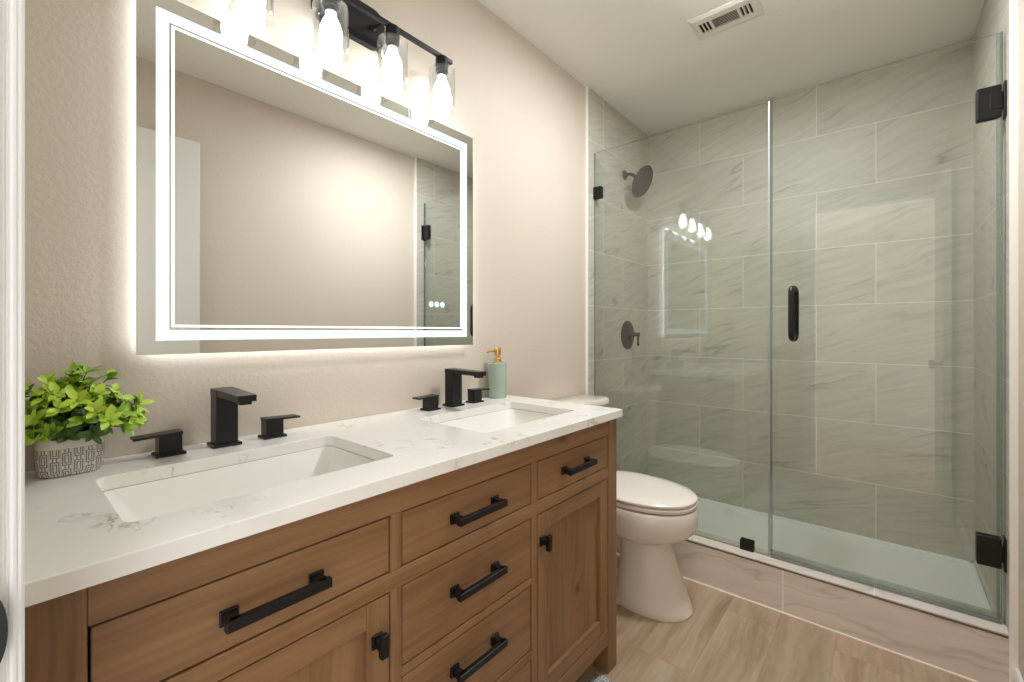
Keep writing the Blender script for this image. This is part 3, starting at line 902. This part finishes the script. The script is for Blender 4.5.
obj('clamp', bm, M['black'], gp)

sdoor = thing('shower_door', 'hinged clear glass shower door on the right with a black pull', 'shower door', (X1, YG, GB0))
XD = XJ + 0.0095
pane(XD, X1, GB0 + 0.012, GT0 + 0.001, sdoor)
bm = new()
add_box(bm, XD, X1, YG - 0.0072, YG + 0.0072, GB0 + 0.0125, GB0 + 0.030)
add_box(bm, XD, X1, YG - 0.012, YG - 0.003, GB0 + 0.001, GB0 + 0.0125)
add_box(bm, XJ + 0.0055, XD + 0.007, YG - 0.0075, YG - 0.0053, GB0 + 0.025, GT0)
obj('bottom_sweep', bm, M['seal'], sdoor)['label'] = 'clear sweep strip along the door bottom'
bm = new()
add_box(bm, X1 - 0.010, X1 + 0.003, YG - 0.0070, YG - 0.0052, GB0 + 0.012, GT0)
add_box(bm, X1 + 0.001, X1 + 0.005, YG - 0.0070, YG + 0.007, GB0 + 0.012, GT0)
obj('edge_seal', bm, M['seal'], sdoor)
# back to back pull
bm = new()
hx, hz0, hz1 = 0.954, 1.112, 1.338
for s in (-1, 1):
    yo = YG + s * 0.064; yi = YG + s * 0.0052
    pts = [(hx, yi, hz0 + 0.011)]
    for k in range(7):
        a = k / 6 * PI / 2
        pts.append((hx, yo - s * 0.022 * (1 - math.sin(a)), hz0 + 0.011 + 0.022 * (1 - math.cos(a))))
    for k in range(7):
        a = k / 6 * PI / 2
        pts.append((hx, yo - s * 0.022 * (1 - math.cos(a)), hz1 - 0.011 - 0.022 * (1 - math.sin(a))))
    pts.append((hx, yi, hz1 - 0.011))
    tube(bm, pts, 0.0105, 16)
    for z in (hz0 + 0.011, hz1 - 0.011):
        lathe(bm, [(0.0, 0.0), (0.0145, 0.0), (0.0145, 0.004), (0.0, 0.004)], (hx, yi, z), (0, s, 0), 20)
obj('pull_handle', bm, M['black'], sdoor, True)
for z0, z1 in ((1.860, 1.966), (0.368, 0.468)):
    bm = new()
    add_box(bm, 1.481, 1.538, YG - 0.0165, YG - 0.0052, z0, z1, 0.0035, 3)
    add_box(bm, 1.481, 1.538, YG + 0.0052, YG + 0.0165, z0, z1, 0.0035, 3)
    zc = (z0 + z1) / 2
    add_box(bm, 1.512, 1.540, YG - 0.0185, YG - 0.012, zc - 0.026, zc + 0.026, 0.001)
    add_box(bm, 1.536, 1.5435, YG - 0.0150, YG + 0.0150, zc - 0.026, zc + 0.026, 0.001)
    h = obj('hinge', bm, M['black'], sdoor)
    obj('wall_plate', box(1.5425, W - 0.0002, YG - 0.025, YG + 0.025, z0 - 0.004, z1 + 0.004, 0.0015), M['black'], h)

# ------------------------------------------------------------------ shower head and valve
sh = thing('overhead_shower', 'round black rain shower head on the left tiled wall', 'shower head', (0.012, 2.53, 2.118))
bm = new()
lathe(bm, [(0.0, 0.0), (0.030, 0.0), (0.029, 0.004), (0.018, 0.013), (0.011, 0.020), (0.0, 0.020)], (0.0125, 2.53, 2.118), (1, 0, 0), 28)
obj('flange', bm, M['black'], sh, True)
NH = Vector((0.86, -0.05, -0.47)).normalized()
HC = Vector((0.128, 2.53, 2.052))
bk = HC - NH * 0.040
bm = new()
tube(bm, [(0.020, 2.53, 2.118), (0.045, 2.53, 2.117), (0.066, 2.53, 2.108), bk + Vector((-0.006, 0, 0.012)), bk + NH * 0.004], 0.0095, 14)
obj('arm', bm, M['black'], sh, True)
bm = new()
lathe(bm, [(0.0, -0.036), (0.017, -0.036), (0.019, -0.020), (0.030, -0.012), (0.080, -0.007), (0.094, -0.003), (0.096, 0.002), (0.094, 0.005), (0.0, 0.0052)], HC, NH, 48)
hd = obj('head', bm, M['shower_black'], sh, True)
bm = new()
lathe(bm, [(0.0, 0.0053), (0.086, 0.0053), (0.086, 0.0068), (0.0, 0.0068)], HC, NH, 48)
q = Vector((0, 0, 1)).rotation_difference(NH)
for r, n in ((0.018, 6), (0.034, 12), (0.050, 18), (0.066, 24), (0.080, 30)):
    for i in range(n):
        p = HC + q @ Vector((r * math.cos(2 * PI * i / n), r * math.sin(2 * PI * i / n), 0.0068))
        lathe(bm, [(0.002, 0.0), (0.0014, 0.002), (0.0, 0.002)], p, NH, 6)
obj('spray_face', bm, M['rubber'], hd)

sv = thing('shower_valve', 'round black shower valve plate with lever on the left tiled wall', 'shower valve', (0.012, 2.57, 1.128))
bm = new()
lathe(bm, [(0.0, 0.0), (0.089, 0.0), (0.089, 0.003), (0.082, 0.007), (0.045, 0.012), (0.030, 0.018), (0.0, 0.018)], (0.0125, 2.57, 1.128), (1, 0, 0), 48)
obj('cover_plate', bm, M['shower_black'], sv, True)
bm = new()
lathe(bm, [(0.022, 0.015), (0.020, 0.030), (0.014, 0.040), (0.0115, 0.060), (0.012, 0.078), (0.0, 0.080)], (0.0125, 2.57, 1.132), (1, 0, 0), 28)
lathe(bm, [(0.0, 0.0), (0.0085, 0.0), (0.0085, 0.010), (0.006, 0.014), (0.0055, 0.060), (0.0085, 0.066), (0.0085, 0.075), (0.0, 0.076)], (0.083, 2.57, 1.138), (0, 0, -1), 16)
obj('lever', bm, M['shower_black'], sv, True)

# ------------------------------------------------------------------ ceiling vent
vx0, vx1, vy0, vy1 = 0.600, 0.862, 1.925, 2.088
cv = thing('ceiling_vent', 'white louvered air vent on the ceiling', 'air vent', ((vx0 + vx1) / 2, (vy0 + vy1) / 2, ZC))
bm = new()
o1 = [(vx0, vy0), (vx1, vy0), (vx1, vy1), (vx0, vy1)]
ins = [(vx0 + 0.026, vx1 - 0.026, vy0 + 0.046, vy1 - 0.046)][0]
o2 = [(vx0 + 0.016, vy0 + 0.016), (vx1 - 0.016, vy0 + 0.016), (vx1 - 0.016, vy1 - 0.016), (vx0 + 0.016, vy1 - 0.016)]
o3 = [(ins[0], ins[2]), (ins[1], ins[2]), (ins[1], ins[3]), (ins[0], ins[3])]
rings(bm, [[(a, b, ZC - 0.0005) for a, b in o1], [(a, b, ZC - 0.003) for a, b in o1], [(a, b, ZC - 0.010) for a, b in o2], [(a, b, ZC - 0.010) for a, b in o3], [(a, b, ZC - 0.0008) for a, b in o3]], True, False, False)
w3 = ins[1] - ins[0]
xa, xb = ins[0] + w3 * 0.24, ins[1] - w3 * 0.24
add_box(bm, xa - 0.005, xa + 0.005, ins[2] - 0.001, ins[3] + 0.001, ZC - 0.0100, ZC - 0.002)
add_box(bm, xb - 0.005, xb + 0.005, ins[2] - 0.001, ins[3] + 0.001, ZC - 0.0100, ZC - 0.002)
obj('frame', bm, M['vent'], cv)
obj('duct_opening', box(ins[0], ins[1], ins[2], ins[3], ZC - 0.0014, ZC - 0.0006), M['void'], cv)
bm = new()
for k in range(7):
    yy = ins[2] + 0.006 + (ins[3] - ins[2] - 0.012) * k / 6
    rings(bm, [[(x, yy - 0.0010, ZC - 0.0095), (x, yy + 0.0012, ZC - 0.0095), (x, yy + 0.0024, ZC - 0.0078), (x, yy + 0.0004, ZC - 0.0078)] for x in (xa, xb)])
for a, b in ((ins[0], xa), (xb, ins[1])):
    for k in range(4):
        xx = a + 0.002 + (b - a - 0.004) * k / 3
        s = -1 if a < 0.7 else 1
        rings(bm, [[(xx - 0.0022, y, ZC - 0.0095), (xx + 0.0022, y, ZC - 0.0095), (xx + 0.0022 + s * 0.002, y, ZC - 0.0015), (xx - 0.0022 + s * 0.002, y, ZC - 0.0015)] for y in (ins[2], ins[3])])
obj('louvers', bm, M['vent'], cv)
